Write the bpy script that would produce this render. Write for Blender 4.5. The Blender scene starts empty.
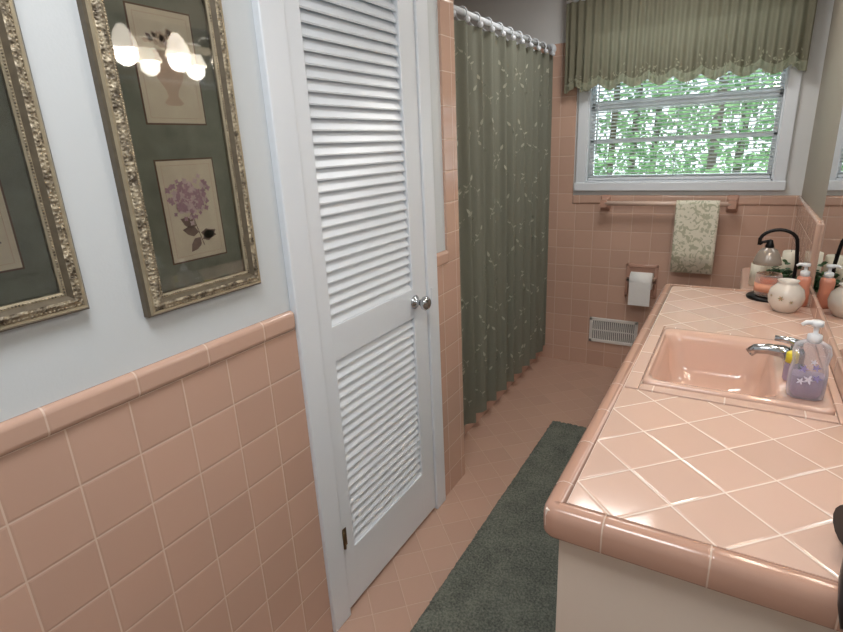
import bpy, bmesh, math, random
from mathutils import Vector, Matrix
random.seed(7)
S=bpy.context.scene
S.view_settings.view_transform='Standard'
COL=S.collection
def lin(c):
    return tuple(((v/255)/12.92 if v/255<=.04045 else (((v/255)+.055)/1.055)**2.4) for v in c)+(1,)
# ---------------- materials ----------------
def newmat(name):
    m=bpy.data.materials.new(name); m.use_nodes=True
    nt=m.node_tree; b=nt.nodes['Principled BSDF']; return m,nt,b
def N(nt,t,**k):
    n=nt.nodes.new(t)
    for a,v in k.items(): setattr(n,a,v)
    return n
def plain(name,col,rough=.5,metal=0,bump=0,bscale=60,var=0,vscale=8,coat=0,emit=None,es=1,trans=0,spec=None):
    m,nt,b=newmat(name); c=lin(col)
    b.inputs['Base Color'].default_value=c; b.inputs['Roughness'].default_value=rough; b.inputs['Metallic'].default_value=metal
    b.inputs['Coat Weight'].default_value=coat
    b.inputs['Transmission Weight'].default_value=trans
    if spec is not None: b.inputs['Specular IOR Level'].default_value=spec
    g=N(nt,'ShaderNodeNewGeometry')
    if var:
        n=N(nt,'ShaderNodeTexNoise'); n.inputs['Scale'].default_value=vscale; n.inputs['Detail'].default_value=4
        nt.links.new(g.outputs['Position'],n.inputs['Vector'])
        r=N(nt,'ShaderNodeMixRGB'); r.inputs[1].default_value=tuple(x*(1-var) for x in c[:3])+(1,); r.inputs[2].default_value=tuple(min(1,x*(1+var)) for x in c[:3])+(1,)
        nt.links.new(n.outputs[0],r.inputs[0]); nt.links.new(r.outputs[0],b.inputs['Base Color'])
    if bump:
        n=N(nt,'ShaderNodeTexNoise'); n.inputs['Scale'].default_value=bscale; n.inputs['Detail'].default_value=5
        nt.links.new(g.outputs['Position'],n.inputs['Vector'])
        bp=N(nt,'ShaderNodeBump'); bp.inputs['Strength'].default_value=bump; bp.inputs['Distance'].default_value=.01
        nt.links.new(n.outputs[0],bp.inputs['Height']); nt.links.new(bp.outputs[0],b.inputs['Normal'])
    if emit:
        b.inputs['Emission Color'].default_value=lin(emit); b.inputs['Emission Strength'].default_value=es
    return m
def tilemat(name,ua,va,T,u0,v0,col,grout,gw=.003,rot=0,rough=.12,Tv=None,var=.05):
    m,nt,b=newmat(name); L=nt.links.new; Tv=Tv or T
    g=N(nt,'ShaderNodeNewGeometry'); s=N(nt,'ShaderNodeSeparateXYZ'); L(g.outputs['Position'],s.inputs[0])
    c=N(nt,'ShaderNodeCombineXYZ'); L(s.outputs[ua],c.inputs[0]); L(s.outputs[va],c.inputs[1])
    sb=N(nt,'ShaderNodeVectorMath',operation='SUBTRACT'); sb.inputs[1].default_value=(u0,v0,0); L(c.outputs[0],sb.inputs[0])
    mp=N(nt,'ShaderNodeMapping'); mp.inputs['Rotation'].default_value=(0,0,rot); L(sb.outputs[0],mp.inputs[0])
    dv=N(nt,'ShaderNodeVectorMath',operation='DIVIDE'); dv.inputs[1].default_value=(T,Tv,1); L(mp.outputs[0],dv.inputs[0])
    fr=N(nt,'ShaderNodeVectorMath',operation='FRACTION'); L(dv.outputs[0],fr.inputs[0])
    s5=N(nt,'ShaderNodeVectorMath',operation='SUBTRACT'); s5.inputs[1].default_value=(.5,.5,0); L(fr.outputs[0],s5.inputs[0])
    ab=N(nt,'ShaderNodeVectorMath',operation='ABSOLUTE'); L(s5.outputs[0],ab.inputs[0])
    sx=N(nt,'ShaderNodeSeparateXYZ'); L(ab.outputs[0],sx.inputs[0])
    def edge(o,t):
        a=N(nt,'ShaderNodeMath',operation='SUBTRACT'); a.inputs[0].default_value=.5; L(o,a.inputs[1])
        q=N(nt,'ShaderNodeMath',operation='MULTIPLY'); q.inputs[1].default_value=t; L(a.outputs[0],q.inputs[0]); return q.outputs[0]
    mn=N(nt,'ShaderNodeMath',operation='MINIMUM'); L(edge(sx.outputs[0],T),mn.inputs[0]); L(edge(sx.outputs[1],Tv),mn.inputs[1])
    def mr(a,bb):
        r=N(nt,'ShaderNodeMapRange'); r.interpolation_type='SMOOTHSTEP'; r.inputs['From Min'].default_value=a; r.inputs['From Max'].default_value=bb; L(mn.outputs[0],r.inputs['Value']); return r.outputs[0]
    mask=mr(gw*.3,gw*.62); hm=mr(gw*.2,gw*1.8)
    fl=N(nt,'ShaderNodeVectorMath',operation='FLOOR'); L(dv.outputs[0],fl.inputs[0])
    wn=N(nt,'ShaderNodeTexWhiteNoise'); L(fl.outputs[0],wn.inputs[0])
    cc=lin(col)
    vm=N(nt,'ShaderNodeMixRGB'); vm.inputs[1].default_value=tuple(x*(1-var) for x in cc[:3])+(1,); vm.inputs[2].default_value=tuple(x*(1+var) for x in cc[:3])+(1,)
    L(wn.outputs['Value'],vm.inputs[0])
    mx=N(nt,'ShaderNodeMixRGB'); mx.inputs[1].default_value=lin(grout); L(mask,mx.inputs[0]); L(vm.outputs[0],mx.inputs[2])
    L(mx.outputs[0],b.inputs['Base Color'])
    rr=N(nt,'ShaderNodeMapRange'); rr.inputs['To Min'].default_value=.8; rr.inputs['To Max'].default_value=rough; L(mask,rr.inputs['Value']); L(rr.outputs[0],b.inputs['Roughness'])
    nz=N(nt,'ShaderNodeTexNoise'); nz.inputs['Scale'].default_value=14; L(g.outputs['Position'],nz.inputs['Vector'])
    ad=N(nt,'ShaderNodeMath',operation='MULTIPLY_ADD'); ad.inputs[1].default_value=.25; L(nz.outputs[0],ad.inputs[0]); L(hm,ad.inputs[2])
    bp=N(nt,'ShaderNodeBump'); bp.inputs['Strength'].default_value=.35; bp.inputs['Distance'].default_value=.002
    L(ad.outputs[0],bp.inputs['Height']); L(bp.outputs[0],b.inputs['Normal'])
    return m
def fabric(name,col,transl=.3,rough=.9,bs=400,var=.12):
    m,nt,b=newmat(name); L=nt.links.new; c=lin(col)
    g=N(nt,'ShaderNodeNewGeometry'); n=N(nt,'ShaderNodeTexNoise'); n.inputs['Scale'].default_value=bs; L(g.outputs['Position'],n.inputs['Vector'])
    r=N(nt,'ShaderNodeMixRGB'); r.inputs[1].default_value=tuple(x*(1-var) for x in c[:3])+(1,); r.inputs[2].default_value=tuple(x*(1+var) for x in c[:3])+(1,)
    L(n.outputs[0],r.inputs[0]); L(r.outputs[0],b.inputs['Base Color']); b.inputs['Roughness'].default_value=rough
    bp=N(nt,'ShaderNodeBump'); bp.inputs['Strength'].default_value=.3; bp.inputs['Distance'].default_value=.002; L(n.outputs[0],bp.inputs['Height']); L(bp.outputs[0],b.inputs['Normal'])
    t=N(nt,'ShaderNodeBsdfTranslucent'); L(r.outputs[0],t.inputs[0]); mx=N(nt,'ShaderNodeMixShader'); mx.inputs[0].default_value=transl
    L(b.outputs[0],mx.inputs[1]); L(t.outputs[0],mx.inputs[2]); L(mx.outputs[0],nt.nodes['Material Output'].inputs[0])
    return m
PINK=(200,166,148); GR=(212,188,171)
H=1.017; T=.1087; W=1.177; B=3.248; C=.79; CE=2.36
m_paint=plain('paint_blue_grey',(203,209,212),.7,bump=.03,bscale=200)
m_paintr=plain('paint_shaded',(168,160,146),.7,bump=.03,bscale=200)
m_ceil=plain('ceiling_paint',(225,225,222),.8,bump=.03)
m_white=plain('white_gloss_paint',(222,228,234),.35,bump=.02,bscale=90)
m_tl=tilemat('tile_left',1,2,T,.355,H-.05,PINK,GR)
m_tb=tilemat('tile_back',0,2,T,W-.02,H-.05,PINK,GR)
m_tr=tilemat('tile_right',1,2,T,B,H-.05,PINK,GR)
m_cap=tilemat('tile_cap_y',1,2,.152,.33,5.0,PINK,GR,Tv=20)
m_capx=tilemat('tile_cap_x',0,2,.152,W-.02,5.0,PINK,GR,Tv=20)
m_floor=tilemat('floor_tile',0,1,T,0,0,(186,153,135),(200,172,155),gw=.0028,rot=math.pi/4,rough=.3,var=.04)
m_ct=tilemat('counter_tile',0,1,T,.95,.76,(212,180,163),(230,214,201),gw=.0031,rot=math.pi/4,rough=.1)
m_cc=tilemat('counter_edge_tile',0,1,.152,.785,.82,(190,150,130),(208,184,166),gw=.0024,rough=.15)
m_strip=tilemat('sink_trim_tile',0,1,.152,.785,.76,(212,180,163),(230,214,201),gw=.003,rough=.12)
m_grout=plain('grout',(230,214,202),.85,bump=.1)
m_sink=plain('pink_porcelain',(214,178,160),.12,coat=.4)
m_chrome=plain('chrome',(190,192,195),.12,1)
m_blk=plain('black_metal',(22,20,20),.35,.6)
m_blkp=plain('black_plastic',(20,20,22),.3)
# ---------------- mesh helpers ----------------
def obj(name,bm,mats,smooth=False,parent=None,loc=None):
    me=bpy.data.meshes.new(name); bm.to_mesh(me); bm.free()
    if not isinstance(mats,(list,tuple)): mats=[mats]
    for m in mats: me.materials.append(m)
    if smooth:
        for p in me.polygons: p.use_smooth=True
    o=bpy.data.objects.new(name,me); COL.objects.link(o)
    if loc: o.location=loc
    if parent: o.parent=parent
    return o
def empty(name,loc=(0,0,0)):
    e=bpy.data.objects.new(name,None); COL.objects.link(e); e.empty_display_size=.05; return e
def addbox(bm,x0,x1,y0,y1,z0,z1,mi=0,bev=0,seg=3):
    r=bmesh.ops.create_cube(bm,size=1,matrix=Matrix.Translation(((x0+x1)/2,(y0+y1)/2,(z0+z1)/2))@Matrix.Diagonal((x1-x0,y1-y0,z1-z0,1)))
    vs=r['verts']; fs=set(f for v in vs for f in v.link_faces)
    for f in fs: f.material_index=mi
    if bev:
        es=list(set(e for v in vs for e in v.link_edges))
        rr=bmesh.ops.bevel(bm,geom=es,offset=bev,segments=seg,profile=.5,affect='EDGES')
        for f in rr['faces']: f.material_index=mi; f.smooth=True
def box(name,b,mat,bev=0,parent=None,seg=3):
    bm=bmesh.new(); addbox(bm,*b,bev=bev,seg=seg); return obj(name,bm,mat,parent=parent)
def addlathe(bm,prof,cx=0,cy=0,cz=0,n=32,mi=0,M=None,sx=1,sy=1):
    rings=[]
    for r,z in prof:
        ring=[]
        for i in range(n):
            a=2*math.pi*i/n; v=Vector((r*math.cos(a)*sx,r*math.sin(a)*sy,z))
            if M: v=M@v
            ring.append(bm.verts.new(v+Vector((cx,cy,cz))))
        rings.append(ring)
    for k in range(len(rings)-1):
        for i in range(n):
            f=bm.faces.new((rings[k][i],rings[k][(i+1)%n],rings[k+1][(i+1)%n],rings[k+1][i])); f.material_index=mi; f.smooth=True
    for k,rv in ((0,True),(-1,False)):
        if prof[k][0]>1e-4:
            f=bm.faces.new(rings[k][::-1] if rv else rings[k]); f.material_index=mi
def lathe(name,prof,loc,mat,parent=None,n=32,M=None,sx=1,sy=1):
    bm=bmesh.new(); addlathe(bm,prof,*loc,n=n,M=M,sx=sx,sy=sy); bmesh.ops.remove_doubles(bm,verts=bm.verts,dist=1e-5)
    bmesh.ops.recalc_face_normals(bm,faces=bm.faces)
    return obj(name,bm,mat,parent=parent)
def addtube(bm,pts,rad,n=12,mi=0):
    pts=[Vector(p) for p in pts]; rs=rad if isinstance(rad,(list,tuple)) else [rad]*len(pts)
    rings=[]; ref=None
    for i,p in enumerate(pts):
        t=(pts[min(i+1,len(pts)-1)]-pts[max(i-1,0)]).normalized()
        if ref is None:
            ref=Vector((0,0,1)) if abs(t.z)<.9 else Vector((1,0,0))
        u=(ref-t*ref.dot(t)).normalized(); w=t.cross(u); ref=u
        rings.append([bm.verts.new(p+(u*math.cos(2*math.pi*k/n)+w*math.sin(2*math.pi*k/n))*rs[i]) for k in range(n)])
    for a,b2 in zip(rings,rings[1:]):
        for k in range(n):
            f=bm.faces.new((a[k],a[(k+1)%n],b2[(k+1)%n],b2[k])); f.material_index=mi; f.smooth=True
    for rg in (rings[0][::-1],rings[-1]):
        f=bm.faces.new(rg); f.material_index=mi
def tube(name,pts,rad,mat,parent=None,n=12):
    bm=bmesh.new(); addtube(bm,pts,rad,n); bmesh.ops.recalc_face_normals(bm,faces=bm.faces); return obj(name,bm,mat,parent=parent)
def arc(c,r,a0,a1,n,plane='xz'):
    out=[]
    for i in range(n+1):
        a=math.radians(a0+(a1-a0)*i/n)
        if plane=='xz': out.append((c[0]+r*math.cos(a),c[1],c[2]+r*math.sin(a)))
        elif plane=='yz': out.append((c[0],c[1]+r*math.cos(a),c[2]+r*math.sin(a)))
        else: out.append((c[0]+r*math.cos(a),c[1]+r*math.sin(a),c[2]))
    return out
def rr(cx,cy,hx,hy,r,z,n=8):
    pts=[]
    for q,(sx,sy) in enumerate(((1,1),(-1,1),(-1,-1),(1,-1))):
        for i in range(n+1):
            a=math.radians(90*q+90*i/n); pts.append(Vector((cx+sx*(hx-r)+r*math.cos(a),cy+sy*(hy-r)+r*math.sin(a),z)))
    return pts
def addloft(bm,loops,mi=0,cap0=False,cap1=True,smooth=True):
    rings=[[bm.verts.new(p) for p in l] for l in loops]; n=len(rings[0])
    for a,b2 in zip(rings,rings[1:]):
        for k in range(n):
            f=bm.faces.new((a[k],a[(k+1)%n],b2[(k+1)%n],b2[k])); f.smooth=smooth; f.material_index=mi
    if cap0: bm.faces.new(rings[0][::-1]).material_index=mi
    if cap1: bm.faces.new(rings[-1]).material_index=mi
def loft(name,loops,mat,parent=None,**k):
    bm=bmesh.new(); addloft(bm,loops,**k); bmesh.ops.recalc_face_normals(bm,faces=bm.faces); return obj(name,bm,mat,parent=parent)
def addleaf(bm,p,d,nrm,L,w,mi=0,bend=0.0):
    d=Vector(d).normalized(); nrm=Vector(nrm).normalized(); s=d.cross(nrm).normalized()
    k=[(0,0),(.3,.5),(.65,.42),(1,0),(.65,-.42),(.3,-.5)]
    vs=[bm.verts.new(Vector(p)+d*L*a+s*w*b2+nrm*bend*(a*a)) for a,b2 in k]
    f=bm.faces.new(vs); f.material_index=mi

# ---------------- room shell ----------------
Y0=-.75; ZC=2.25; YL=.892
wl=empty('wall_left')
bm=bmesh.new()
addbox(bm,-.08,0,Y0,.93,0,ZC); addbox(bm,-.08,0,1.56,1.79,0,ZC); addbox(bm,-.08,0,.93,1.56,2.0,ZC)
obj('plaster',bm,m_paint,parent=wl)
bm=bmesh.new()
addbox(bm,0,.009,Y0,YL,0,H-.05); addbox(bm,0,.009,1.6,1.798,0,H-.05); addbox(bm,0,.009,1.70,1.798,H-.05,1.9)
addbox(bm,-.13,0,1.79,1.798,0,1.9)
obj('tile_field',bm,m_tl,parent=wl)
bm=bmesh.new()
for a,b2 in((Y0,YL),(1.6,1.70)): addbox(bm,-.005,.018,a,b2,H-.05,H,bev=.012,seg=4)
obj('tile_cap',bm,m_cap,parent=wl)
wb=empty('wall_back')
hx0,hx1,hz0,hz1=.12,1.045,1.14,1.98
bm=bmesh.new()
addbox(bm,-.95,hx0,B,B+.12,0,ZC); addbox(bm,hx1,W+.1,B,B+.12,0,ZC); addbox(bm,hx0,hx1,B,B+.12,0,hz0); addbox(bm,hx0,hx1,B,B+.12,hz1,ZC)
obj('plaster',bm,plain('paint_back',(214,216,216),.7,bump=.03,bscale=200),parent=wb)
bm=bmesh.new()
addbox(bm,-.9,.05,B-.009,B,0,1.9); addbox(bm,.05,W,B-.009,B,0,H)
obj('tile_field',bm,m_tb,parent=wb)
bm=bmesh.new(); addbox(bm,.05,W,B-.016,B+.002,H,1.068,bev=.01,seg=4)
obj('tile_cap',bm,m_capx,parent=wb)
wr=empty('wall_right')
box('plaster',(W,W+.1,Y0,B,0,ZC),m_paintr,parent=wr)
bm=bmesh.new(); addbox(bm,W-.009,W,CE,B,0,H); obj('tile_field',bm,m_tr,parent=wr)
bm=bmesh.new(); addbox(bm,W-.018,W+.002,CE-.02,B-.01,H,1.068,bev=.01,seg=4)
addbox(bm,W-.018,W+.002,CE-.045,CE,C-.01,1.06,bev=.008,seg=4); obj('tile_cap',bm,m_cap,parent=wr)
bm=bmesh.new(); addbox(bm,-.08,W+.1,Y0-.1,Y0,0,ZC); obj('wall_front',bm,m_paint)
bm=bmesh.new(); addbox(bm,-.95,-.9,1.79,B,0,ZC); addbox(bm,-.95,-.08,1.7,1.79,0,ZC); obj('wall_alcove',bm,m_tr)
box('floor',(-.95,W+.1,Y0-.1,B+.12,-.08,0),m_floor)
box('ceiling',(-.95,W+.1,Y0-.1,B+.12,ZC,ZC+.08),m_ceil)
bm=bmesh.new(); addbox(bm,-.6,-.58,.8,1.69,0,2.1); addbox(bm,-.6,-.08,.8,.82,0,2.1); addbox(bm,-.6,-.08,1.67,1.69,0,2.1); obj('wall_closet',bm,m_paint)

# ---------------- door ----------------
tr=empty('trim_door')
bm=bmesh.new()
addbox(bm,-.002,.02,YL,.968,0,2.07,bev=.004); addbox(bm,-.002,.02,1.53,1.6,0,2.07,bev=.004); addbox(bm,-.002,.019,YL,1.6,1.99,2.06,bev=.004)
addbox(bm,-.08,0,.93,.968,0,2.0); addbox(bm,-.08,0,1.534,1.56,0,2.0)
obj('casing',bm,m_white,parent=tr)
dr=empty('door_1')
y0,y1,zb,zt=.972,1.528,.015,1.985
bm=bmesh.new()
xa,xb=-.022,.012
addbox(bm,xa,xb,y0,1.025,zb,zt,bev=.003); addbox(bm,xa,xb,1.44,y1,zb,zt,bev=.003)
for a,b2 in((zb,.215),(.83,.93),(1.9,zt)): addbox(bm,xa,xb-.001,1.02,1.445,a,b2,bev=.002)
obj('stiles_and_rails',bm,m_white,parent=dr)
bm=bmesh.new()
def louvers(z0,z1,p=.0295):
    n=int(round((z1-z0)/p)); p=(z1-z0)/n
    for i in range(n):
        zc=z0+p*(i+.5)
        M=Matrix.Translation((-.004,(1.025+1.44)/2,zc))@Matrix.Rotation(math.radians(60),4,'Y')@Matrix.Diagonal((.038,.418,.0055,1))
        r=bmesh.ops.create_cube(bm,size=1,matrix=M)
louvers(.215,.83); louvers(.93,1.9)
bmesh.ops.bevel(bm,geom=[e for e in bm.edges if abs((e.verts[0].co-e.verts[1].co).y)>.3],offset=.0022,segments=3,affect='EDGES')
obj('louver_slats',bm,m_white,parent=dr)
Mx=Matrix.Rotation(math.radians(90),4,'Y')
lathe('door_knob',[(0,0),(.022,0),(.024,.004),(.012,.008),(.009,.022),(.013,.028),(.022,.036),(.024,.046),(.018,.054),(0,.057)],(.011,1.448,.885),m_chrome,parent=dr,M=Mx)
bm=bmesh.new()
for z in (.28,1.84):
    addtube(bm,[(.02,.971,z-.03),(.02,.971,z+.03)],.005,10); addbox(bm,.012,.0145,.975,.99,z-.03,z+.03)
obj('hinges',bm,plain('old_brass',(110,90,65),.4,1),parent=dr)
box('strike_plate',(.0195,.023,1.545,1.56,.85,.91),m_white,bev=.001,parent=tr)

# ---------------- pictures ----------------
def goldmat():
    m,nt,b=newmat('antique_gold'); L=nt.links.new; g=N(nt,'ShaderNodeNewGeometry')
    n=N(nt,'ShaderNodeTexVoronoi'); n.inputs['Scale'].default_value=130; L(g.outputs['Position'],n.inputs['Vector'])
    n2=N(nt,'ShaderNodeTexNoise'); n2.inputs['Scale'].default_value=70; n2.inputs['Detail'].default_value=6; L(g.outputs['Position'],n2.inputs['Vector'])
    r=N(nt,'ShaderNodeValToRGB'); r.color_ramp.elements[0].position=.36; r.color_ramp.elements[0].color=lin((86,76,62)); r.color_ramp.elements[1].position=.62; r.color_ramp.elements[1].color=lin((180,168,144))
    L(n2.outputs[0],r.inputs[0]); L(r.outputs[0],b.inputs['Base Color']); b.inputs['Metallic'].default_value=.3; b.inputs['Roughness'].default_value=.5
    bp=N(nt,'ShaderNodeBump'); bp.inputs['Strength'].default_value=.9; bp.inputs['Distance'].default_value=.004; L(n.outputs[0],bp.inputs['Height']); L(bp.outputs[0],b.inputs['Normal']); return m
m_gold=goldmat()
m_gold2=plain('gold_plain',(160,148,124),.4,.4,var=.3,vscale=40)
m_dark=plain('frame_dark_band',(96,86,70),.45,.2,var=.4,vscale=60)
m_mat=plain('green_mat_board',(140,144,128),.8,var=.4,vscale=24)
m_paper=plain('aged_paper',(248,232,208),.8,var=.16,vscale=26)
m_pline=plain('brown_line',(120,92,72),.7)
m_lil=plain('lilac_petal',(206,168,178),.8,var=.25,vscale=120)
m_lil2=plain('lilac_petal_light',(240,216,214),.8,var=.2,vscale=120)
m_gl=plain('print_leaf',(156,132,120),.8,var=.3,vscale=60)
m_faint=plain('faint_print',(228,204,178),.8,var=.12,vscale=60)
def glassmat():
    m,nt,b=newmat('picture_glass'); L=nt.links.new
    t=N(nt,'ShaderNodeBsdfTransparent'); g=N(nt,'ShaderNodeBsdfGlossy'); g.inputs['Roughness'].default_value=.03
    f=N(nt,'ShaderNodeFresnel'); f.inputs[0].default_value=1.5; mx=N(nt,'ShaderNodeMixShader'); L(f.outputs[0],mx.inputs[0]); L(t.outputs[0],mx.inputs[1]); L(g.outputs[0],mx.inputs[2]); L(mx.outputs[0],nt.nodes['Material Output'].inputs[0]); return m
m_glass=glassmat()
def picture(name,ya,yb,za,zb):
    e=empty(name)
    def sweep(bm,prof,mi):
        cs=[(ya,za,1,1),(yb,za,-1,1),(yb,zb,-1,-1),(ya,zb,1,-1)]
        rows=[[bm.verts.new((h,y+sy*i,z+sz*i)) for i,h in prof] for y,z,sy,sz in cs]
        for k in range(4):
            a,b2=rows[k],rows[(k+1)%4]
            for j in range(len(prof)-1):
                f=bm.faces.new((a[j],b2[j],b2[j+1],a[j+1])); f.material_index=mi
    bm=bmesh.new()
    sweep(bm,[(0,0),(0,.014),(.003,.018)],1)
    sweep(bm,[(.003,.018),(.006,.022),(.010,.021)],0)
    sweep(bm,[(.010,.021),(.014,.0235),(.020,.026),(.024,.025)],2)
    sweep(bm,[(.024,.025),(.027,.021),(.030,.017)],1)
    sweep(bm,[(.030,.017),(.033,.017),(.036,.013),(.037,.006)],0)
    bmesh.ops.recalc_face_normals(bm,faces=bm.faces)
    obj('frame_moulding',bm,[m_gold2,m_dark,m_gold],parent=e)
    bm=bmesh.new()
    def beads(ins,h,r,st):
        for (a0,a1,c,ax) in((ya+ins,yb-ins,za+ins,0),(ya+ins,yb-ins,zb-ins,0),(za+ins,zb-ins,ya+ins,1),(za+ins,zb-ins,yb-ins,1)):
            n=int((a1-a0)/st)
            for i in range(n+1):
                t=a0+(a1-a0)*i/n; p=(h,t,c) if ax==0 else (h,c,t)
                bmesh.ops.create_icosphere(bm,subdivisions=1,radius=r,matrix=Matrix.Translation(p))
    beads(.013,.0225,.0024,.006); beads(.020,.0245,.0028,.0065); beads(.0325,.017,.0018,.0045)
    for f in bm.faces: f.smooth=True
    obj('frame_beading',bm,m_gold,parent=e)
    box('mat_board',(.004,.007,ya+.03,yb-.03,za+.03,zb-.03),m_mat,parent=e)
    box('glass',(.0115,.0125,ya+.034,yb-.034,za+.034,zb-.034),m_glass,parent=e)
    yc=(ya+yb)/2
    bm=bmesh.new()
    panels=[(za+.085,za+.27),(za+.335,za+.52)]
    hw=.060
    for a,b2 in panels:
        addbox(bm,.007,.0076,yc-hw-.003,yc+hw+.003,a-.003,b2+.003,mi=1); addbox(bm,.0076,.0082,yc-hw,yc+hw,a,b2,mi=0)
        q=.0084
        for (p0,p1,p2,p3) in((yc-hw+.008,yc+hw-.008,a+.008,a+.0089),(yc-hw+.008,yc+hw-.008,b2-.0089,b2-.008),(yc-hw+.008,yc-hw+.0089,a+.008,b2-.008),(yc+hw-.0089,yc+hw-.008,a+.008,b2-.008)):
            addbox(bm,.0082,q,p0,p1,p2,p3,mi=2)
    obj('print_panels',bm,[m_paper,m_pline,m_faint],parent=e)
    bm=bmesh.new(); X=.0086
    for pi,(a,b2) in enumerate(panels):
        zc=(a+b2)/2
        if pi==1:
            pf=[(.012,.03),(.02,.034),(.01,.045),(.012,.055),(.026,.075),(.03,.095),(.022,.112),(.028,.12)]
            for (w1,z1),(w2,z2) in zip(pf,pf[1:]):
                f=bm.faces.new([bm.verts.new((X,yc+s*w_,a+z_)) for s,w_,z_ in((-1,w1,z1),(1,w1,z1),(1,w2,z2),(-1,w2,z2))]); f.material_index=3
            for k in range(50):
                an=random.uniform(.1,3.04); rr_=random.uniform(0,.034); addleaf(bm,(X+.0003,yc+rr_*math.cos(an),a+.122+rr_*math.sin(an)*.9),(0,math.cos(an+random.gauss(0,.6)),math.sin(an)),(1,0,0),.012,.007,random.choice((3,3,1,2)) if k%3==0 else 3)
            continue
        for k in range(10):
            t=k/10; addleaf(bm,(X,yc+.012-.02*t,a+.022+t*.075),(0,-.25,1),(1,0,0),.012,.0022,2)
        for dy,dz,dd in((.010,.035,(0,1,.45)),(.004,.05,(0,-1,.25)),(.008,.048,(0,1,-.25)),(.0,.062,(0,-.9,.5)),(.006,.04,(0,-.6,-.6))):
            addleaf(bm,(X+.0002,yc+dy,a+dz),dd,(1,0,0),.036,.019,2)
        for k in range(230):
            u=random.gauss(0,.42); v=random.gauss(0,.42)
            if u*u+v*v>1: continue
            cy=yc-.006+u*.048+v*.010; cz=zc+.022+v*.046-u*.004
            mi=random.choice((0,0,1)); s=random.uniform(.0045,.007); a0=random.random()*6
            for q in range(4):
                an=a0+q*math.pi/2; addleaf(bm,(X+.0004+k*.000006,cy,cz),(0,math.cos(an),math.sin(an)),(1,0,0),s,s*.75,mi)
    obj('lilac_print',bm,[m_lil,m_lil2,m_gl,m_faint],parent=e)
    return e
picture('framed_botanical_print',.53,.80,1.105,1.70)
picture('framed_botanical_print.001',.165,.435,1.15,1.745)

# ---------------- tub and curtain ----------------
bt=empty('bathtub')
cx,cy,hx,hy=-.517,(1.8+B-.01)/2,.382,(B-.012-1.80)/2
bm=bmesh.new()
addloft(bm,[rr(cx,cy,hx,hy,.01,0),rr(cx,cy,hx,hy,.01,.31),rr(cx,cy,hx-.012,hy-.012,.01,.325),rr(cx,cy,hx-.07,hy-.08,.12,.325),rr(cx,cy,hx-.085,hy-.1,.13,.30),rr(cx,cy,hx-.13,hy-.2,.13,.06),rr(cx,cy,hx-.2,hy-.3,.1,.045)])
bmesh.ops.recalc_face_normals(bm,faces=bm.faces)
obj('tub_shell',bm,m_sink,parent=bt)
rod=empty('shower_curtain'); RX=-.104
tube('rod',[(RX,1.80,1.875),(RX,B-.009,1.875)],.012,m_white,parent=rod,n=16)
lathe('rod_flange',[(0,0),(.03,0),(.03,.006),(.018,.018),(0,.018)],(RX,B-.009,1.875),m_white,parent=rod,M=Matrix.Rotation(math.radians(90),4,'X'))
CY0,CY1,CZ0,CZ1=1.812,3.225,.085,1.84
def cur(u,v):
    y=CY0+(CY1-CY0)*u; z=CZ0+(CZ1-CZ0)*v
    amp=.016+.006*(1-v)
    x=RX+.006+amp*math.sin(u*2*math.pi*11+.6*math.sin(u*9))+.005*math.sin(u*2*math.pi*27+v*2)
    y+=.008*math.cos(u*2*math.pi*11)
    return Vector((x,y,z))
bm=bmesh.new(); nu,nv=260,24
gv=[[bm.verts.new(cur(i/nu,j/nv)) for j in range(nv+1)] for i in range(nu+1)]
for i in range(nu):
    for j in range(nv):
        f=bm.faces.new((gv[i][j],gv[i+1][j],gv[i+1][j+1],gv[i][j+1])); f.smooth=True
obj('curtain_panel',bm,fabric('sage_sheer',(138,140,126),.3),parent=rod)
bm=bmesh.new()
def onc(y,z,off=.0025):
    u=(y-CY0)/(CY1-CY0); v=(z-CZ0)/(CZ1-CZ0); u=min(max(u,0),1)
    p=cur(u,v); q=cur(min(u+.002,1),v)-cur(max(u-.002,0),v); n=q.cross(Vector((0,0,1))).normalized()
    if n.x<0: n=-n
    return p+n*off,q.normalized(),n
for r in range(14):
    for c in range(13):
        y=CY0+.05+c*.108+(r%2)*.054+random.uniform(-.02,.02); z=CZ0+.08+r*.125+random.uniform(-.03,.03)
        if y>CY1-.04 or z>CZ1-.08: continue
        lean=random.choice((-1,1))*random.uniform(.3,1.0)
        for k in range(6):
            t=k/6; yy=y+lean*t*t*.05; zz=z+t*.065
            p,tn,n=onc(yy,zz); up=Vector((0,0,1))
            addleaf(bm,p,up+tn*lean*t,n,.013,.0022)
            if k>1 and k%2==0:
                addleaf(bm,p,up*.6+tn*(1 if k%4 else -1),n,.022,.008)
        p,tn,n=onc(y+lean*.05,z+.07); addleaf(bm,p,Vector((0,0,1))+tn*lean,n,.030,.012)
obj('embroidered_sprigs',bm,fabric('embroidery_thread',(184,184,166),.1),parent=rod)
bm=bmesh.new()
for i in range(12):
    y=CY0+.03+i*(CY1-CY0-.06)/11
    addtube(bm,arc((RX,y,1.868),.024,-60,250,18,'xz')+[(RX,y,1.835)],.0035,8)
    bmesh.ops.create_uvsphere(bm,u_segments=10,v_segments=8,radius=.012,matrix=Matrix.Translation((RX+.026,y,1.845)))
for f in bm.faces: f.smooth=True
obj('curtain_hooks',bm,m_white,parent=rod)

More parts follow.
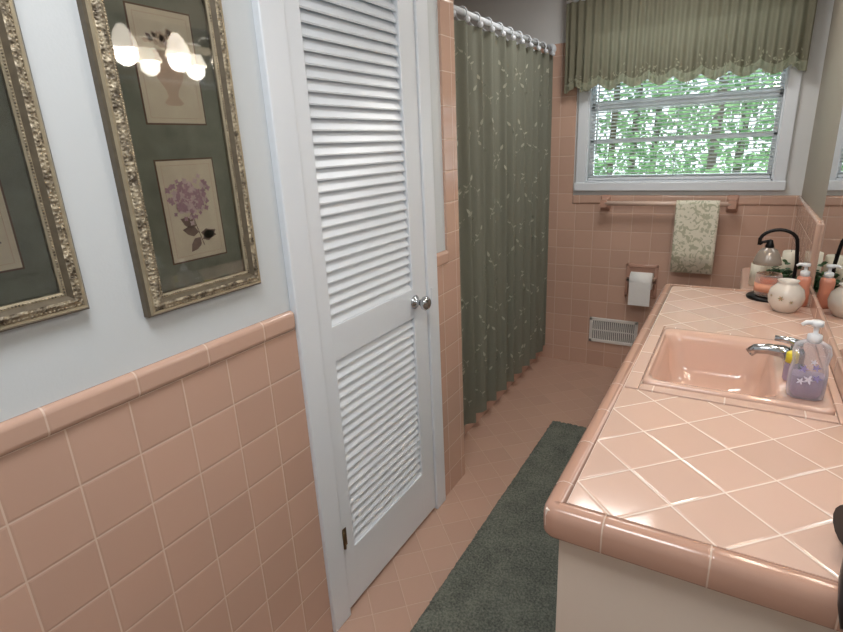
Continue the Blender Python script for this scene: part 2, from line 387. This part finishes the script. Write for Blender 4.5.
# ---------------- window ----------------
w=empty('window_1')
bm=bmesh.new()
addbox(bm,.065,hx0,B-.02,B+.002,1.095,2.03,bev=.004); addbox(bm,hx1,1.10,B-.02,B+.002,1.095,2.03,bev=.004)
addbox(bm,.065,1.10,B-.0195,B+.002,hz1,2.04,bev=.004); addbox(bm,.06,1.105,B-.03,B+.002,1.092,hz0,bev=.005)
addbox(bm,hx0,hx1,B,B+.12,hz0-.002,hz0+.008); addbox(bm,hx0-.002,hx0+.006,B,B+.12,hz0,hz1); addbox(bm,hx1-.006,hx1+.002,B,B+.12,hz0,hz1)
obj('casing',bm,m_white,parent=w)
bm=bmesh.new(); ya,yb=B+.06,B+.095
for a,b2,c,d in((hx0,hx0+.025,hz0,hz1),(hx1-.025,hx1,hz0,hz1),(hx0,hx1,hz0,hz0+.035),(hx0,hx1,1.53,1.575),(hx0,hx1,hz1-.04,hz1),(hx0,hx1,1.355,1.378)):
    addbox(bm,a,b2,ya,yb,c,d,bev=.004)
obj('sash',bm,plain('sash_white',(240,244,248),.4),parent=w)
box('pane',(hx0+.02,hx1-.02,B+.075,B+.078,hz0+.02,hz1-.02),m_glass,parent=w)
bl=empty('venetian_blind')
bm=bmesh.new(); z=hz0+.03
while z<hz1-.05:
    r=bmesh.ops.create_cube(bm,size=1,matrix=Matrix.Translation(((hx0+hx1)/2,B+.03,z))@Matrix.Rotation(math.radians(-13),4,'X')@Matrix.Diagonal((hx1-hx0-.02,.022,.0014,1))); z+=.0185
obj('slats',bm,fabric('blind_white',(240,244,246),.3,rough=.4,var=.01),parent=bl)
bm=bmesh.new(); addbox(bm,hx0+.01,hx1-.01,B+.016,B+.044,hz0+.01,hz0+.024,bev=.003); addbox(bm,hx0+.008,hx1-.008,B+.01,B+.05,hz1-.035,hz1-.002,bev=.003)
for x in(hx0+.1,(hx0+hx1)/2,hx1-.1):
    for yy in(B+.017,B+.043): addtube(bm,[(x,yy,hz0+.02),(x,yy,hz1-.03)],.0009,6)
addtube(bm,[(hx0+.05,B+.008,1.3),(hx0+.05,B+.008,hz1-.02)],.0035,8)
obj('rails_and_cords',bm,m_white,parent=bl)
va=empty('window_valance')
bm=bmesh.new(); nu,nv=240,24
def val(u,v):
    x=-.005+1.115*u; zb=1.632+.034*(1-abs(math.cos(u*math.pi*9))) ; zt=2.15; z=zb+(zt-zb)*v
    g=math.sin(u*2*math.pi*26+.8*math.sin(u*17)); 
    amp=.005+.008*(1-v) if v<.84 else .008
    if abs(v-.87)<.03: amp=.003
    y=B-.075+amp*g+.01*math.sin(u*2*math.pi*5+1)*(1-v)
    return Vector((x,y,z))
gv=[[bm.verts.new(val(i/nu,j/nv)) for j in range(nv+1)] for i in range(nu+1)]
for i in range(nu):
    for j in range(nv):
        f=bm.faces.new((gv[i][j],gv[i+1][j],gv[i+1][j+1],gv[i][j+1])); f.smooth=True; f.material_index=1 if j<2 else 0
for i in(0,nu):
    vs=[(gv[i][j],bm.verts.new((gv[i][j].co.x,B-.002,gv[i][j].co.z))) for j in range(nv+1)]
    for j in range(nv): bm.faces.new((vs[j][0],vs[j][1],vs[j+1][1],vs[j+1][0]))
obj('fabric',bm,[fabric('valance_sage',(130,127,108),.25),fabric('valance_lace',(168,168,146),.5)],parent=va)
bm=bmesh.new()
for i in range(420):
    u=random.uniform(.02,.98); v=random.uniform(.0,.2)*random.random()**.5; p=val(u,v)+Vector((0,-.004,0)); a=random.uniform(0,6)
    addleaf(bm,p,(math.cos(a),0,math.sin(a)),(0,-1,0),.016,.006)
obj('lace_pattern',bm,fabric('valance_thread',(168,168,146),.3),parent=va)
tube('rod',[(-.005,B-.07,2.085),(1.11,B-.07,2.085)],.008,m_white,parent=va)
# outside foliage
bm=bmesh.new()
for i in range(42000):
    p=(random.uniform(-2.6,1.8),random.uniform(5,8.5),random.uniform(-.3,4)); d=Vector([random.gauss(0,1) for _ in range(3)]); n=Vector([random.gauss(0,1) for _ in range(3)])
    if d.cross(n).length<.1: continue
    if math.sin(p[0]*2.3+p[1])+math.sin(p[2]*3.1+p[0]*1.7)+math.sin(p[1]*2.9)<-1.3: continue
    s=random.uniform(.04,.09); addleaf(bm,p,d,d.cross(n),s,s*.65)
for i in range(9):
    x=random.uniform(-2.4,1.5); yy=random.uniform(5.5,8); addtube(bm,[(x,yy,-1),(x+.1,yy,2),(x+random.uniform(-.3,.3),yy,5)],random.uniform(.02,.05),8,mi=1)
m,nt,b=newmat('tree_leaf'); g=N(nt,'ShaderNodeNewGeometry'); r=N(nt,'ShaderNodeValToRGB'); r.color_ramp.elements[0].color=lin((88,136,84)); r.color_ramp.elements[1].color=lin((176,218,158))
nt.links.new(g.outputs['Random Per Island'],r.inputs[0]); nt.links.new(r.outputs[0],b.inputs['Base Color']); t=N(nt,'ShaderNodeBsdfTranslucent'); nt.links.new(r.outputs[0],t.inputs[0]); mx=N(nt,'ShaderNodeMixShader'); mx.inputs[0].default_value=.45
nt.links.new(b.outputs[0],mx.inputs[1]); nt.links.new(t.outputs[0],mx.inputs[2]); nt.links.new(mx.outputs[0],nt.nodes['Material Output'].inputs[0])
obj('garden_trees',bm,[m,plain('bark',(96,88,76),.9)])

# ---------------- back wall fittings ----------------
tb=empty('towel_bar')
m_cer=plain('pink_ceramic',(190,150,132),.15,coat=.3)
YB=B-.009; ty=YB-.06
bm=bmesh.new()
for x in(.245,.885):
    addloft(bm,[[Vector((x+p.x,yy,1.025+p.y)) for p in rr(0,0,a,b2,.008,0,4)] for a,b2,yy in((.027,.045,YB+.001),(.027,.045,YB-.008),(.02,.028,YB-.02),(.016,.02,YB-.045),(.02,.024,YB-.055),(.018,.02,YB-.072))],cap0=True)
bmesh.ops.recalc_face_normals(bm,faces=bm.faces)
obj('brackets',bm,m_cer,parent=tb)
tube('bar',[(.25,ty,1.028),(.88,ty,1.028)],.013,plain('ceramic_bar',(222,194,178),.2),parent=tb,n=16)
def towelmat():
    m,nt,b=newmat('towel_damask'); L=nt.links.new; g=N(nt,'ShaderNodeNewGeometry'); n=N(nt,'ShaderNodeTexNoise'); n.inputs['Scale'].default_value=34; n.inputs['Detail'].default_value=1.5; n.inputs['Distortion'].default_value=1.6; L(g.outputs['Position'],n.inputs['Vector'])
    r=N(nt,'ShaderNodeValToRGB'); r.color_ramp.elements[0].position=.43; r.color_ramp.elements[0].color=lin((190,190,164)); r.color_ramp.elements[1].position=.5; r.color_ramp.elements[1].color=lin((232,228,210)); L(n.outputs[0],r.inputs[0]); L(r.outputs[0],b.inputs['Base Color']); b.inputs['Roughness'].default_value=.95
    return m
tw=empty('hand_towel')
bm=bmesh.new()
prof=[(ty+.015,.72),(ty+.016,1.02)]+[(ty+.0175*math.cos(a),1.028+.0175*math.sin(a)) for a in [math.pi*k/8 for k in range(9)]]+[(ty-.019,1.0),(ty-.02,.9),(ty-.022,.78),(ty-.021,.66)]
x0,x1=.625,.83; nn=14
rows=[[bm.verts.new((x0+(x1-x0)*i/nn+.006*(1.03-z),y+(-.004*math.sin(i*1.1)*(1.04-z)*2 if y<ty else 0),z)) for (y,z) in prof] for i in range(nn+1)]
for a,b2 in zip(rows,rows[1:]):
    for j in range(len(prof)-1): f=bm.faces.new((a[j],b2[j],b2[j+1],a[j+1])); f.smooth=True
o=obj('cloth',bm,towelmat(),parent=tw); md=o.modifiers.new('s','SOLIDIFY'); md.thickness=.004; md.offset=0
tp=empty('toilet_paper_holder')
bm=bmesh.new()
for a,b2,c,d in((.385,.56,.655,.675),(.385,.56,.475,.492),(.385,.402,.475,.675),(.543,.56,.475,.675)): addbox(bm,a,b2,YB-.014,YB+.001,c,d,bev=.005)
addbox(bm,.395,.55,YB-.002,YB+.001,.48,.67)
addbox(bm,.402,.418,YB-.05,YB,.57,.61,bev=.006); addbox(bm,.54,.556,YB-.05,YB,.57,.61,bev=.006)
obj('ceramic_holder',bm,m_cer,parent=tp)
bm=bmesh.new(); addtube(bm,[(.42,YB-.055,.59),(.54,YB-.055,.59)],.048,28); 
for f in bm.faces: f.smooth=len(f.verts)==4
pr=[(YB-.104,.59),(YB-.103,.55),(YB-.1,.49),(YB-.098,.45)]
for (ya_,za_),(yb_,zb_) in zip(pr,pr[1:]): bm.faces.new([bm.verts.new(p) for p in((.422,ya_,za_),(.538,ya_,za_),(.538,yb_,zb_),(.422,yb_,zb_))])
obj('paper_roll',bm,plain('tissue',(236,236,234),.95,bump=.2),parent=tp)
bm=bmesh.new(); addtube(bm,[(.4,YB-.055,.59),(.56,YB-.055,.59)],.014,14); obj('roller',bm,m_chrome,parent=tp)
vt=empty('wall_vent_register')
bm=bmesh.new()
for a,b2,c,d in((.19,.475,.30,.32),(.19,.475,.16,.18),(.19,.21,.16,.32),(.455,.475,.16,.32)): addbox(bm,a,b2,YB-.01,YB+.001,c,d,bev=.003)
x=.215
while x<.455: addbox(bm,x,x+.0062,YB-.008,YB,.178,.302); x+=.0115
addbox(bm,.2,.46,YB-.0085,YB-.001,.237,.243)
obj('grille',bm,plain('register_white',(222,220,216),.4),parent=vt)
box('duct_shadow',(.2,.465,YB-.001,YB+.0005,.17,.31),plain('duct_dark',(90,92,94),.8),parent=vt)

# ---------------- vanity ----------------
vn=empty('vanity_cabinet'); XC=.683
bm=bmesh.new(); addbox(bm,.731,W-.001,.777,CE-.05,.095,.63); addbox(bm,.76,W-.002,.79,CE-.06,0,.095)
addbox(bm,.712,W-.001,.755,.776,.09,.752); addbox(bm,.712,.73,.7765,CE-.03,.09,.752); addbox(bm,.7305,W-.001,CE-.049,CE-.03,.09,.752)
for i in range(3):
    a=.80+i*.5; addbox(bm,.699,.711,a,a+.46,.14,.70,bev=.004); addbox(bm,.695,.700,a+.05,a+.41,.2,.64,bev=.002)
    bmesh.ops.create_uvsphere(bm,u_segments=12,v_segments=8,radius=.012,matrix=Matrix.Translation((.69,a+.42,.6)))
obj('cabinet_body',bm,plain('cabinet_cream',(222,208,193),.4,bump=.02),parent=vn)
X1=W-.002
bm=bmesh.new()
def ring(bm,z0,z1,mi=0,e=.0,outer=(.728,X1,.768,CE-.035),hole=(.722,1.165,1.27,1.78)):
    x0,x1,y0,y1=outer; a,b2,c,d=hole
    a=max(a,x0)
    addbox(bm,x0,x1,y0,c,z0,z1,mi=mi); addbox(bm,x0,x1,d,y1,z0,z1,mi=mi)
    if a>x0+.001: addbox(bm,x0,a,c,d,z0,z1,mi=mi)
    if b2<x1-.001: addbox(bm,b2,x1,c,d,z0,z1,mi=mi)
ring(bm,.753,C-.004,outer=(XC+.008,X1,.74,CE-.01),hole=(.755,1.145,1.31,1.74))
obj('grout_bed',bm,m_grout,parent=vn)
bm=bmesh.new(); ring(bm,C-.006,C,outer=(XC+.037,X1,.768,CE-.036),hole=(.7185,1.1665,1.2665,1.7835)); obj('tile_top',bm,m_ct,parent=vn)
bm=bmesh.new()
addbox(bm,XC+.038,.752,1.27,1.78,C-.006,C+.003,bev=.002,seg=2); addbox(bm,1.148,1.1645,1.27,1.78,C-.006,C+.003,bev=.002,seg=2)
addbox(bm,.754,1.146,1.27,1.302,C-.006,C+.003,bev=.002,seg=2); addbox(bm,.754,1.146,1.748,1.78,C-.006,C+.003,bev=.002,seg=2)
obj('sink_trim',bm,m_strip,parent=vn)
R=.028
def parc(cx,cy,a0,a1): 
    return [(Vector((cx+R*math.cos(math.radians(a0+(a1-a0)*i/8)),cy+R*math.sin(math.radians(a0+(a1-a0)*i/8)))),Vector((-math.cos(math.radians(a0+(a1-a0)*i/8)),-math.sin(math.radians(a0+(a1-a0)*i/8))))) for i in range(9)]
path=[(Vector((X1,.732)),Vector((0,1)))]+parc(XC+R,.732+R,270,180)+parc(XC+R,CE-R,180,90)+[(Vector((X1,CE)),Vector((0,-1)))]
prof=[(.010,.738),(.002,.738),(0,.742),(0,.772),(.002,.783),(.008,.790),(.016,.7935),(.024,.7935),(.033,.791),(.0345,.786)]
bm=bmesh.new(); rows=[[bm.verts.new((p.x+n.x*i,p.y+n.y*i,z)) for i,z in prof] for p,n in path]
for a,b2 in zip(rows,rows[1:]):
    for j in range(len(prof)-1): f=bm.faces.new((a[j],b2[j],b2[j+1],a[j+1])); f.smooth=True
bmesh.ops.recalc_face_normals(bm,faces=bm.faces)
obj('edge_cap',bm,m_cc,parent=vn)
box('backsplash',(W-.012,W+.001,.74,CE-.046,C-.002,C+.05),m_cap,bev=.004,parent=vn)
# sink
sk=empty('bathroom_sink')
bm=bmesh.new()
ox,oy=.95,1.525; ix,iy=.905,1.52
addloft(bm,[rr(ox,oy,.195,.222,.02,C-.002),rr(ox,oy,.195,.222,.02,C+.006),rr(ox,oy,.19,.217,.02,C+.011),rr(ox,oy,.184,.211,.02,C+.0115),
 rr(ix,iy,.142,.196,.04,C+.009),rr(ix,iy,.134,.188,.04,C+.001),rr(ix,iy,.128,.18,.045,C-.02),rr(ix,iy,.116,.165,.05,C-.085),rr(ix,iy,.10,.145,.055,C-.118),rr(ix,iy,.06,.09,.05,C-.130),rr(ix,iy,.02,.02,.0199,C-.134)])
bmesh.ops.recalc_face_normals(bm,faces=bm.faces)
obj('basin',bm,m_sink,parent=sk)
lathe('drain',[(0,.002),(.012,.002),(.02,.004),(.024,.001),(.024,-.004)],(ix,iy,C-.133),m_chrome,parent=sk)
fz=C+.0115
fa=empty('sink_faucet')
bm=bmesh.new(); fx,fy=1.082,1.545
addloft(bm,[rr(fx,fy,.022,.075,.0215,fz),rr(fx,fy,.022,.075,.0215,fz+.008),rr(fx,fy,.016,.06,.0155,fz+.014)])
addloft(bm,[rr(fx,fy,.02,.022,.019,fz+.01),rr(fx,fy,.019,.021,.018,fz+.04),rr(fx,fy,.012,.014,.011,fz+.052)])
pts=[(fx,fy,fz+.024),(fx-.03,fy,fz+.036),(fx-.06,fy,fz+.038),(fx-.088,fy,fz+.034),(fx-.1,fy,fz+.022)]
addtube(bm,pts,[.018,.0165,.014,.013,.012],14)
addtube(bm,[(fx,fy,fz+.05),(fx+.003,fy,fz+.060),(fx-.02,fy,fz+.068),(fx-.05,fy,fz+.070)],[.015,.013,.009,.007],12)
bmesh.ops.recalc_face_normals(bm,faces=bm.faces); obj('faucet_body',bm,m_chrome,parent=fa)
def bottle(name,loc,w,d,h,mat,matpump,liquid=None,ph=.06,fill=.9):
    e=empty(name); x,y,z=loc
    L=[(.8,0),(.96,.004),(1,.02),(1,h*.45),(.9,h*.62),(1.0,h*.8),(.9,h*.92),(.5,h*.985),(.3,h)]
    loft('bottle_body',[rr(x,y,w*a,d*a,d*a*.8,z+b2) for a,b2 in L],mat,parent=e,cap0=True)
    if liquid: loft('liquid',[rr(x,y,w*a*.95,d*a*.95,d*a*.76,z+b2) for a,b2 in((.8,.003),(.97,.02),(1,h*.40))],liquid,parent=e,cap0=True)
    bm=bmesh.new(); zt=z+h-.004
    addlathe(bm,[(0,0),(.014,0),(.014,.016),(.008,.019),(.005,.02),(.005,ph*.6),(.012,ph*.62),(.012,ph*.8),(0,ph*.82)],x,y,zt,n=20)
    addtube(bm,[(x,y,zt+ph*.73),(x-.02,y-.008,zt+ph*.76),(x-.028,y-.010,zt+ph*.66)],[.006,.005,.004],10)
    bmesh.ops.recalc_face_normals(bm,faces=bm.faces); obj('pump',bm,matpump,parent=e); return e
def clearmat(name,tint,fr):
    m,nt,b=newmat(name); L=nt.links.new
    t=N(nt,'ShaderNodeBsdfTransparent'); t.inputs[0].default_value=lin(tint); mx=N(nt,'ShaderNodeMixShader'); lw=N(nt,'ShaderNodeLayerWeight'); lw.inputs[0].default_value=.35
    mr=N(nt,'ShaderNodeMapRange'); mr.inputs['To Min'].default_value=fr; mr.inputs['To Max'].default_value=.8; L(lw.outputs['Facing'],mr.inputs['Value'])
    b.inputs['Base Color'].default_value=lin(tint); b.inputs['Roughness'].default_value=.08
    L(mr.outputs[0],mx.inputs[0]); L(t.outputs[0],mx.inputs[1]); L(b.outputs[0],mx.inputs[2]); L(mx.outputs[0],nt.nodes['Material Output'].inputs[0]); return m
m_clear=clearmat('clear_plastic',(238,237,241),.12)
m_liq=clearmat('lavender_soap',(212,196,216),.4)
m_pump=plain('pump_white',(232,234,236),.3)
sd=bottle('soap_dispenser',(1.090,1.36,fz),.036,.024,.135,m_clear,m_pump,m_liq)
bm=bmesh.new()
for (u,zz,s,mi) in((-.012,.075,.010,0),(.01,.08,.009,0),(0,.05,.012,1),(-.014,.045,.009,1),(.014,.055,.010,0),(.004,.092,.007,1)):
    for q in range(5): addleaf(bm,(1.090+u,1.36-.0250,fz+zz),(math.cos(q*1.26),0,math.sin(q*1.26)),(0,-1,0),s,s*.4,mi)
obj('label_print',bm,[plain('label_flower',(150,142,190),.4),plain('label_white',(225,222,235),.4)],parent=sd)
sb=empty('yellow_capped_bottle'); yx,yy_=1.066,1.448
lathe('body',[(0,0),(.012,0),(.014,.004),(.014,.035),(.012,.044),(.009,.048),(0,.048)],(yx,yy_,fz),m_liq,parent=sb,n=20)
lathe('cap',[(0,.046),(.013,.046),(.013,.068),(.009,.072),(0,.073)],(yx,yy_,fz),plain('yellow_plastic',(232,214,60),.35),parent=sb,n=20)
# ceramic pot
vs=empty('painted_ceramic_pot')
vx,vy=1.088,2.10
lathe('pot',[(0,0),(.028,0),(.034,.004),(.05,.03),(.054,.052),(.048,.078),(.032,.094),(.027,.100),(.032,.108),(.028,.108),(.022,.1),(.022,.09),(0,.085)],(vx,vy,C),plain('white_ceramic',(216,208,198),.2,coat=.3),parent=vs)
bm=bmesh.new()
for an0,zz,sc in((-1.9,.055,1),(-2.5,.06,.6),(-1.35,.045,.7)):
    for q in range(6):
        c0=Vector((vx+.0548*math.cos(an0),vy+.0548*math.sin(an0),C+zz)); n=Vector((math.cos(an0),math.sin(an0),0)); s=Vector((-math.sin(an0),math.cos(an0),0)); a=q*math.pi/3
        addleaf(bm,c0+n*.001,s*math.cos(a)+Vector((0,0,1))*math.sin(a),n,.010*sc,.004*sc,q%2)
obj('flower_decor',bm,[plain('deco_rust',(190,150,120),.4),plain('deco_green',(140,145,110),.4)],parent=vs)
bottle('hand_lotion_pump',(1.138,2.19,C),.022,.02,.11,plain('peach_bottle',(210,140,116),.3),m_pump,ph=.055)
# candle warmer lamp
lp=empty('candle_warmer_lamp'); lx,ly=1.045,2.255
lathe('base',[(0,0),(.068,0),(.07,.006),(.064,.012),(0,.012)],(lx,ly,C),m_blk,parent=lp)
ax=lx+.06
pts=[(ax,ly+.02,C+.01),(ax+.010,ly+.02,C+.06),(ax+.012,ly+.02,C+.13),(ax+.006,ly+.02,C+.19)]+[(lx+.006+.058*math.cos(math.radians(a)),ly+.02-.012*(a/180),C+.205+.045*math.sin(math.radians(a))) for a in range(15,170,15)]+[(lx-.05,ly+.003,C+.195)]
tube('arched_arm',pts,.0062,m_blk,parent=lp)
m_shade=plain('smoked_shade',(120,112,106),.25,.2,emit=(255,225,190),es=.08)
SX=lx-.018
lathe('shade',[(.009,.035),(.012,.03),(.026,.022),(.036,.006),(.043,-.016),(.046,-.03),(.043,-.03),(.034,.004),(.022,.02),(.006,.028)],(SX,ly,C+.158),m_shade,parent=lp)
lathe('finial',[(0,.06),(.008,.056),(.011,.045),(.014,.036),(.014,.03),(0,.03)],(SX,ly,C+.158),m_blk,parent=lp)
tube('shade_link',[(lx-.05,ly+.003,C+.197),(lx-.04,ly+.002,C+.206),(SX,ly,C+.212)],.005,m_blk,parent=lp)
lathe('bulb',[(0,-.012),(.012,-.008),(.014,.003),(.010,.015),(.007,.025)],(SX,ly,C+.15),plain('bulb',(255,230,190),.4,emit=(255,214,160),es=3),parent=lp)
cj=empty('jar_candle')
m_jar=clearmat('jar_glass',(245,235,230),.1)
lathe('jar',[(0,0),(.036,0),(.041,.006),(.042,.07),(.04,.08),(.037,.08),(.038,.07),(.037,.008),(0,.006)],(lx-.006,ly-.005,C+.013),m_jar,parent=cj)
lathe('wax',[(0,.007),(.0365,.007),(.0365,.058),(0,.058)],(lx-.006,ly-.005,C+.013),plain('coral_wax',(232,132,96),.4),parent=cj)
lathe('band',[(.0422,.018),(.0426,.018),(.0426,.048),(.0422,.048)],(lx-.006,ly-.005,C+.013),plain('candle_label',(224,160,132),.5),parent=cj)
mi=empty('wall_mirror')
box('mirror_glass',(W-.006,W+.001,.2,CE-.05,C+.052,1.8),plain('mirror_silver',(225,228,228),.01,1),parent=mi)
vl=empty('vanity_light')
box('backplate',(W-.02,W+.001,1.2,1.8,1.83,1.9),m_chrome,bev=.005,parent=vl)
m_sh=plain('frosted_shade',(255,240,215),.5,emit=(255,243,226),es=5)
for i in range(3):
    y=1.28+i*.22
    tube('arm',[(W-.01,y,1.865),(W-.06,y,1.875),(W-.1,y,1.86),(W-.1,y,1.84)],.006,m_chrome,parent=vl)
    lathe('shade',[(.012,.0),(.026,-.02),(.038,-.05),(.05,-.08),(.047,-.08),(.035,-.05),(.022,-.02),(.01,-.004)],(W-.1,y,1.845),m_sh,parent=vl)
    ld=bpy.data.lights.new('bulb','POINT'); ld.energy=2.6; ld.color=(1,.92,.84); ld.shadow_soft_size=.04
    lo=bpy.data.objects.new('bulb',ld); lo.location=(W-.1,y,1.75); COL.objects.link(lo); lo.parent=vl
hd=empty('hair_dryer')
bm=bmesh.new(); addtube(bm,[(1.165,.86,C+.045),(1.14,.85,C+.045),(1.10,.83,C+.044)],[.03,.04,.032],16)
obj('barrel',bm,m_blkp,parent=hd)
tube('handle',[(1.125,.84,C+.026),(1.112,.80,C+.02),(1.100,.75,C+.018),(1.094,.71,C+.008),(1.093,.69,C-.01)],[.018,.017,.016,.014,.01],m_blkp,parent=hd)

# ---------------- toilet ----------------
to=empty('toilet'); tyc=2.80
loft('tank',[rr(W-.115,tyc,.075,.19,.03,.36),rr(W-.11,tyc,.092,.215,.03,.70)],m_sink,parent=to,cap0=True)
loft('tank_lid',[rr(W-.112,tyc,.1,.225,.03,.70),rr(W-.112,tyc,.104,.23,.03,.712),rr(W-.112,tyc,.104,.23,.03,.73),rr(W-.112,tyc,.096,.222,.03,.738)],m_sink,parent=to,cap0=True)
def ell(cx,cy,a,b2,z,n=36): return [Vector((cx+a*math.cos(2*math.pi*i/n),cy+b2*math.sin(2*math.pi*i/n),z)) for i in range(n)]
loft('bowl',[ell(.88,tyc,.16,.09,0),ell(.88,tyc,.13,.075,.08),ell(.86,tyc,.14,.09,.2),ell(.83,tyc,.19,.145,.33),ell(.83,tyc,.2,.155,.355),ell(.83,tyc,.15,.105,.352),ell(.84,tyc,.1,.07,.25)],m_sink,parent=to,cap0=True)
loft('seat_lid',[ell(.83,tyc,.2,.155,.358),ell(.83,tyc,.205,.16,.368),ell(.83,tyc,.2,.155,.385)],m_sink,parent=to,cap0=True)
tube('flush_lever',[(W-.21,tyc-.15,.65),(W-.235,tyc-.15,.65),(W-.24,tyc-.09,.645)],.006,m_chrome,parent=to)
m_wax=plain('ivory_wax',(232,226,208),.45)
for i,(x,y,r,h) in enumerate(((1.02,2.66,.03,.10),(1.055,2.75,.032,.13),(1.13,2.70,.03,.15),(1.115,2.84,.03,.09))):
    e=empty('pillar_candle' if i==0 else 'pillar_candle.%03d'%i)
    lathe('wax',[(0,0),(r,0),(r,h-.003),(r-.004,h),(r*.6,h-.004),(0,h-.006)],(x,y,.7385),m_wax,parent=e,n=24)
    tube('wick',[(x,y,.7385+h-.006),(x+.001,y,.7385+h+.008)],.001,m_blk,parent=e,n=6)
bm=bmesh.new()
for i in range(220):
    t=random.random(); p=Vector((1.055+.09*t+random.gauss(0,.008),2.607+.012*random.gauss(0,1),.748+abs(random.gauss(0,.045))))
    a=random.uniform(0,6.28); d=Vector((math.cos(a),-abs(math.sin(a))*.6,random.uniform(-.1,.7))); addleaf(bm,p,d,Vector((random.gauss(0,.4),random.gauss(0,.4)-.6,1)),.026,.018)
for k in range(12): 
    x=1.07+k*.008; addtube(bm,[(x,2.607,.739),(x+random.gauss(0,.01),2.605+random.gauss(0,.01),.8)],.0015,5)
obj('ivy_garland',bm,plain('ivy_green',(50,84,50),.5,var=.4,vscale=50))

# ---------------- rug ----------------
bm=bmesh.new()
nx,ny=80,270; rx0,rx1,ry0,ry1=.215,.67,.62,2.40
def rz(i,j): 
    e=min(i,nx-i,j,ny-j); return .003+.018*min(1,e/2.0)+random.uniform(-.003,.003)
gv=[[bm.verts.new((rx0+(rx1-rx0)*i/nx+random.uniform(-.002,.002),ry0+(ry1-ry0)*j/ny+random.uniform(-.002,.002),rz(i,j))) for j in range(ny+1)] for i in range(nx+1)]
for i in range(nx):
    for j in range(ny): f=bm.faces.new((gv[i][j],gv[i+1][j],gv[i+1][j+1],gv[i][j+1])); f.smooth=True
m_rug,nt,b=newmat('rug_pile'); g=N(nt,'ShaderNodeNewGeometry')
n1=N(nt,'ShaderNodeTexNoise'); n1.inputs['Scale'].default_value=150; n1.inputs['Detail'].default_value=3; n2=N(nt,'ShaderNodeTexNoise'); n2.inputs['Scale'].default_value=12
nt.links.new(g.outputs['Position'],n1.inputs['Vector']); nt.links.new(g.outputs['Position'],n2.inputs['Vector'])
av=N(nt,'ShaderNodeMath',operation='MULTIPLY_ADD'); av.inputs[1].default_value=.3; nt.links.new(n2.outputs[0],av.inputs[0])
hf=N(nt,'ShaderNodeMath',operation='MULTIPLY'); hf.inputs[1].default_value=.7; nt.links.new(n1.outputs[0],hf.inputs[0]); nt.links.new(hf.outputs[0],av.inputs[2])
r=N(nt,'ShaderNodeValToRGB'); r.color_ramp.elements[0].position=.36; r.color_ramp.elements[0].color=lin((76,80,74)); r.color_ramp.elements[1].position=.64; r.color_ramp.elements[1].color=lin((124,127,116))
nt.links.new(av.outputs[0],r.inputs[0]); nt.links.new(r.outputs[0],b.inputs['Base Color']); b.inputs['Roughness'].default_value=1; b.inputs['Specular IOR Level'].default_value=.05; b.inputs['Sheen Weight'].default_value=.1
obj('bath_rug',bm,m_rug)

# ---------------- lights ----------------
wd=bpy.data.worlds.new('sky'); S.world=wd; wd.use_nodes=True
bg=wd.node_tree.nodes['Background']; bg.inputs[0].default_value=(.84,.94,1,1); bg.inputs[1].default_value=2.0
def area(name,loc,rot,sx,sy,e,col):
    l=bpy.data.lights.new(name,'AREA'); l.shape='RECTANGLE'; l.size=sx; l.size_y=sy; l.energy=e; l.color=col
    o=bpy.data.objects.new(name,l); o.location=loc; o.rotation_euler=rot; COL.objects.link(o); return o
area('ceiling_fill',(.6,.2,ZC-.02),(0,0,0),.5,.5,15,(.97,.98,1))  # added overhead fill for the near end, no fixture behind it
area('ceiling_fill.001',(.5,2.5,ZC-.02),(0,0,0),.4,.4,9,(1,.98,.95))  # second added fill, brightens the back wall and window end
area('window_daylight',(.58,B+.35,2.3),(math.radians(-52),0,0),1.0,.8,90,(.86,.94,1))
# ---------------- camera ----------------
yw,pt,rl=-.5443,.3075,-.0482
F=Vector((math.sin(yw)*math.cos(pt),math.cos(yw)*math.cos(pt),-math.sin(pt)))
R0=Vector((math.cos(yw),-math.sin(yw),0)); U0=R0.cross(F)
Rv=R0*math.cos(rl)+U0*math.sin(rl); Uv=-R0*math.sin(rl)+U0*math.cos(rl)
cam=bpy.data.cameras.new('camera'); co=bpy.data.objects.new('camera',cam); COL.objects.link(co)
M=Matrix((( Rv.x,Uv.x,-F.x,.9126),(Rv.y,Uv.y,-F.y,0),(Rv.z,Uv.z,-F.z,1.3758),(0,0,0,1)))
co.matrix_world=M; cam.sensor_width=36; cam.lens=527.56*36/843; cam.clip_start=.01
S.camera=co
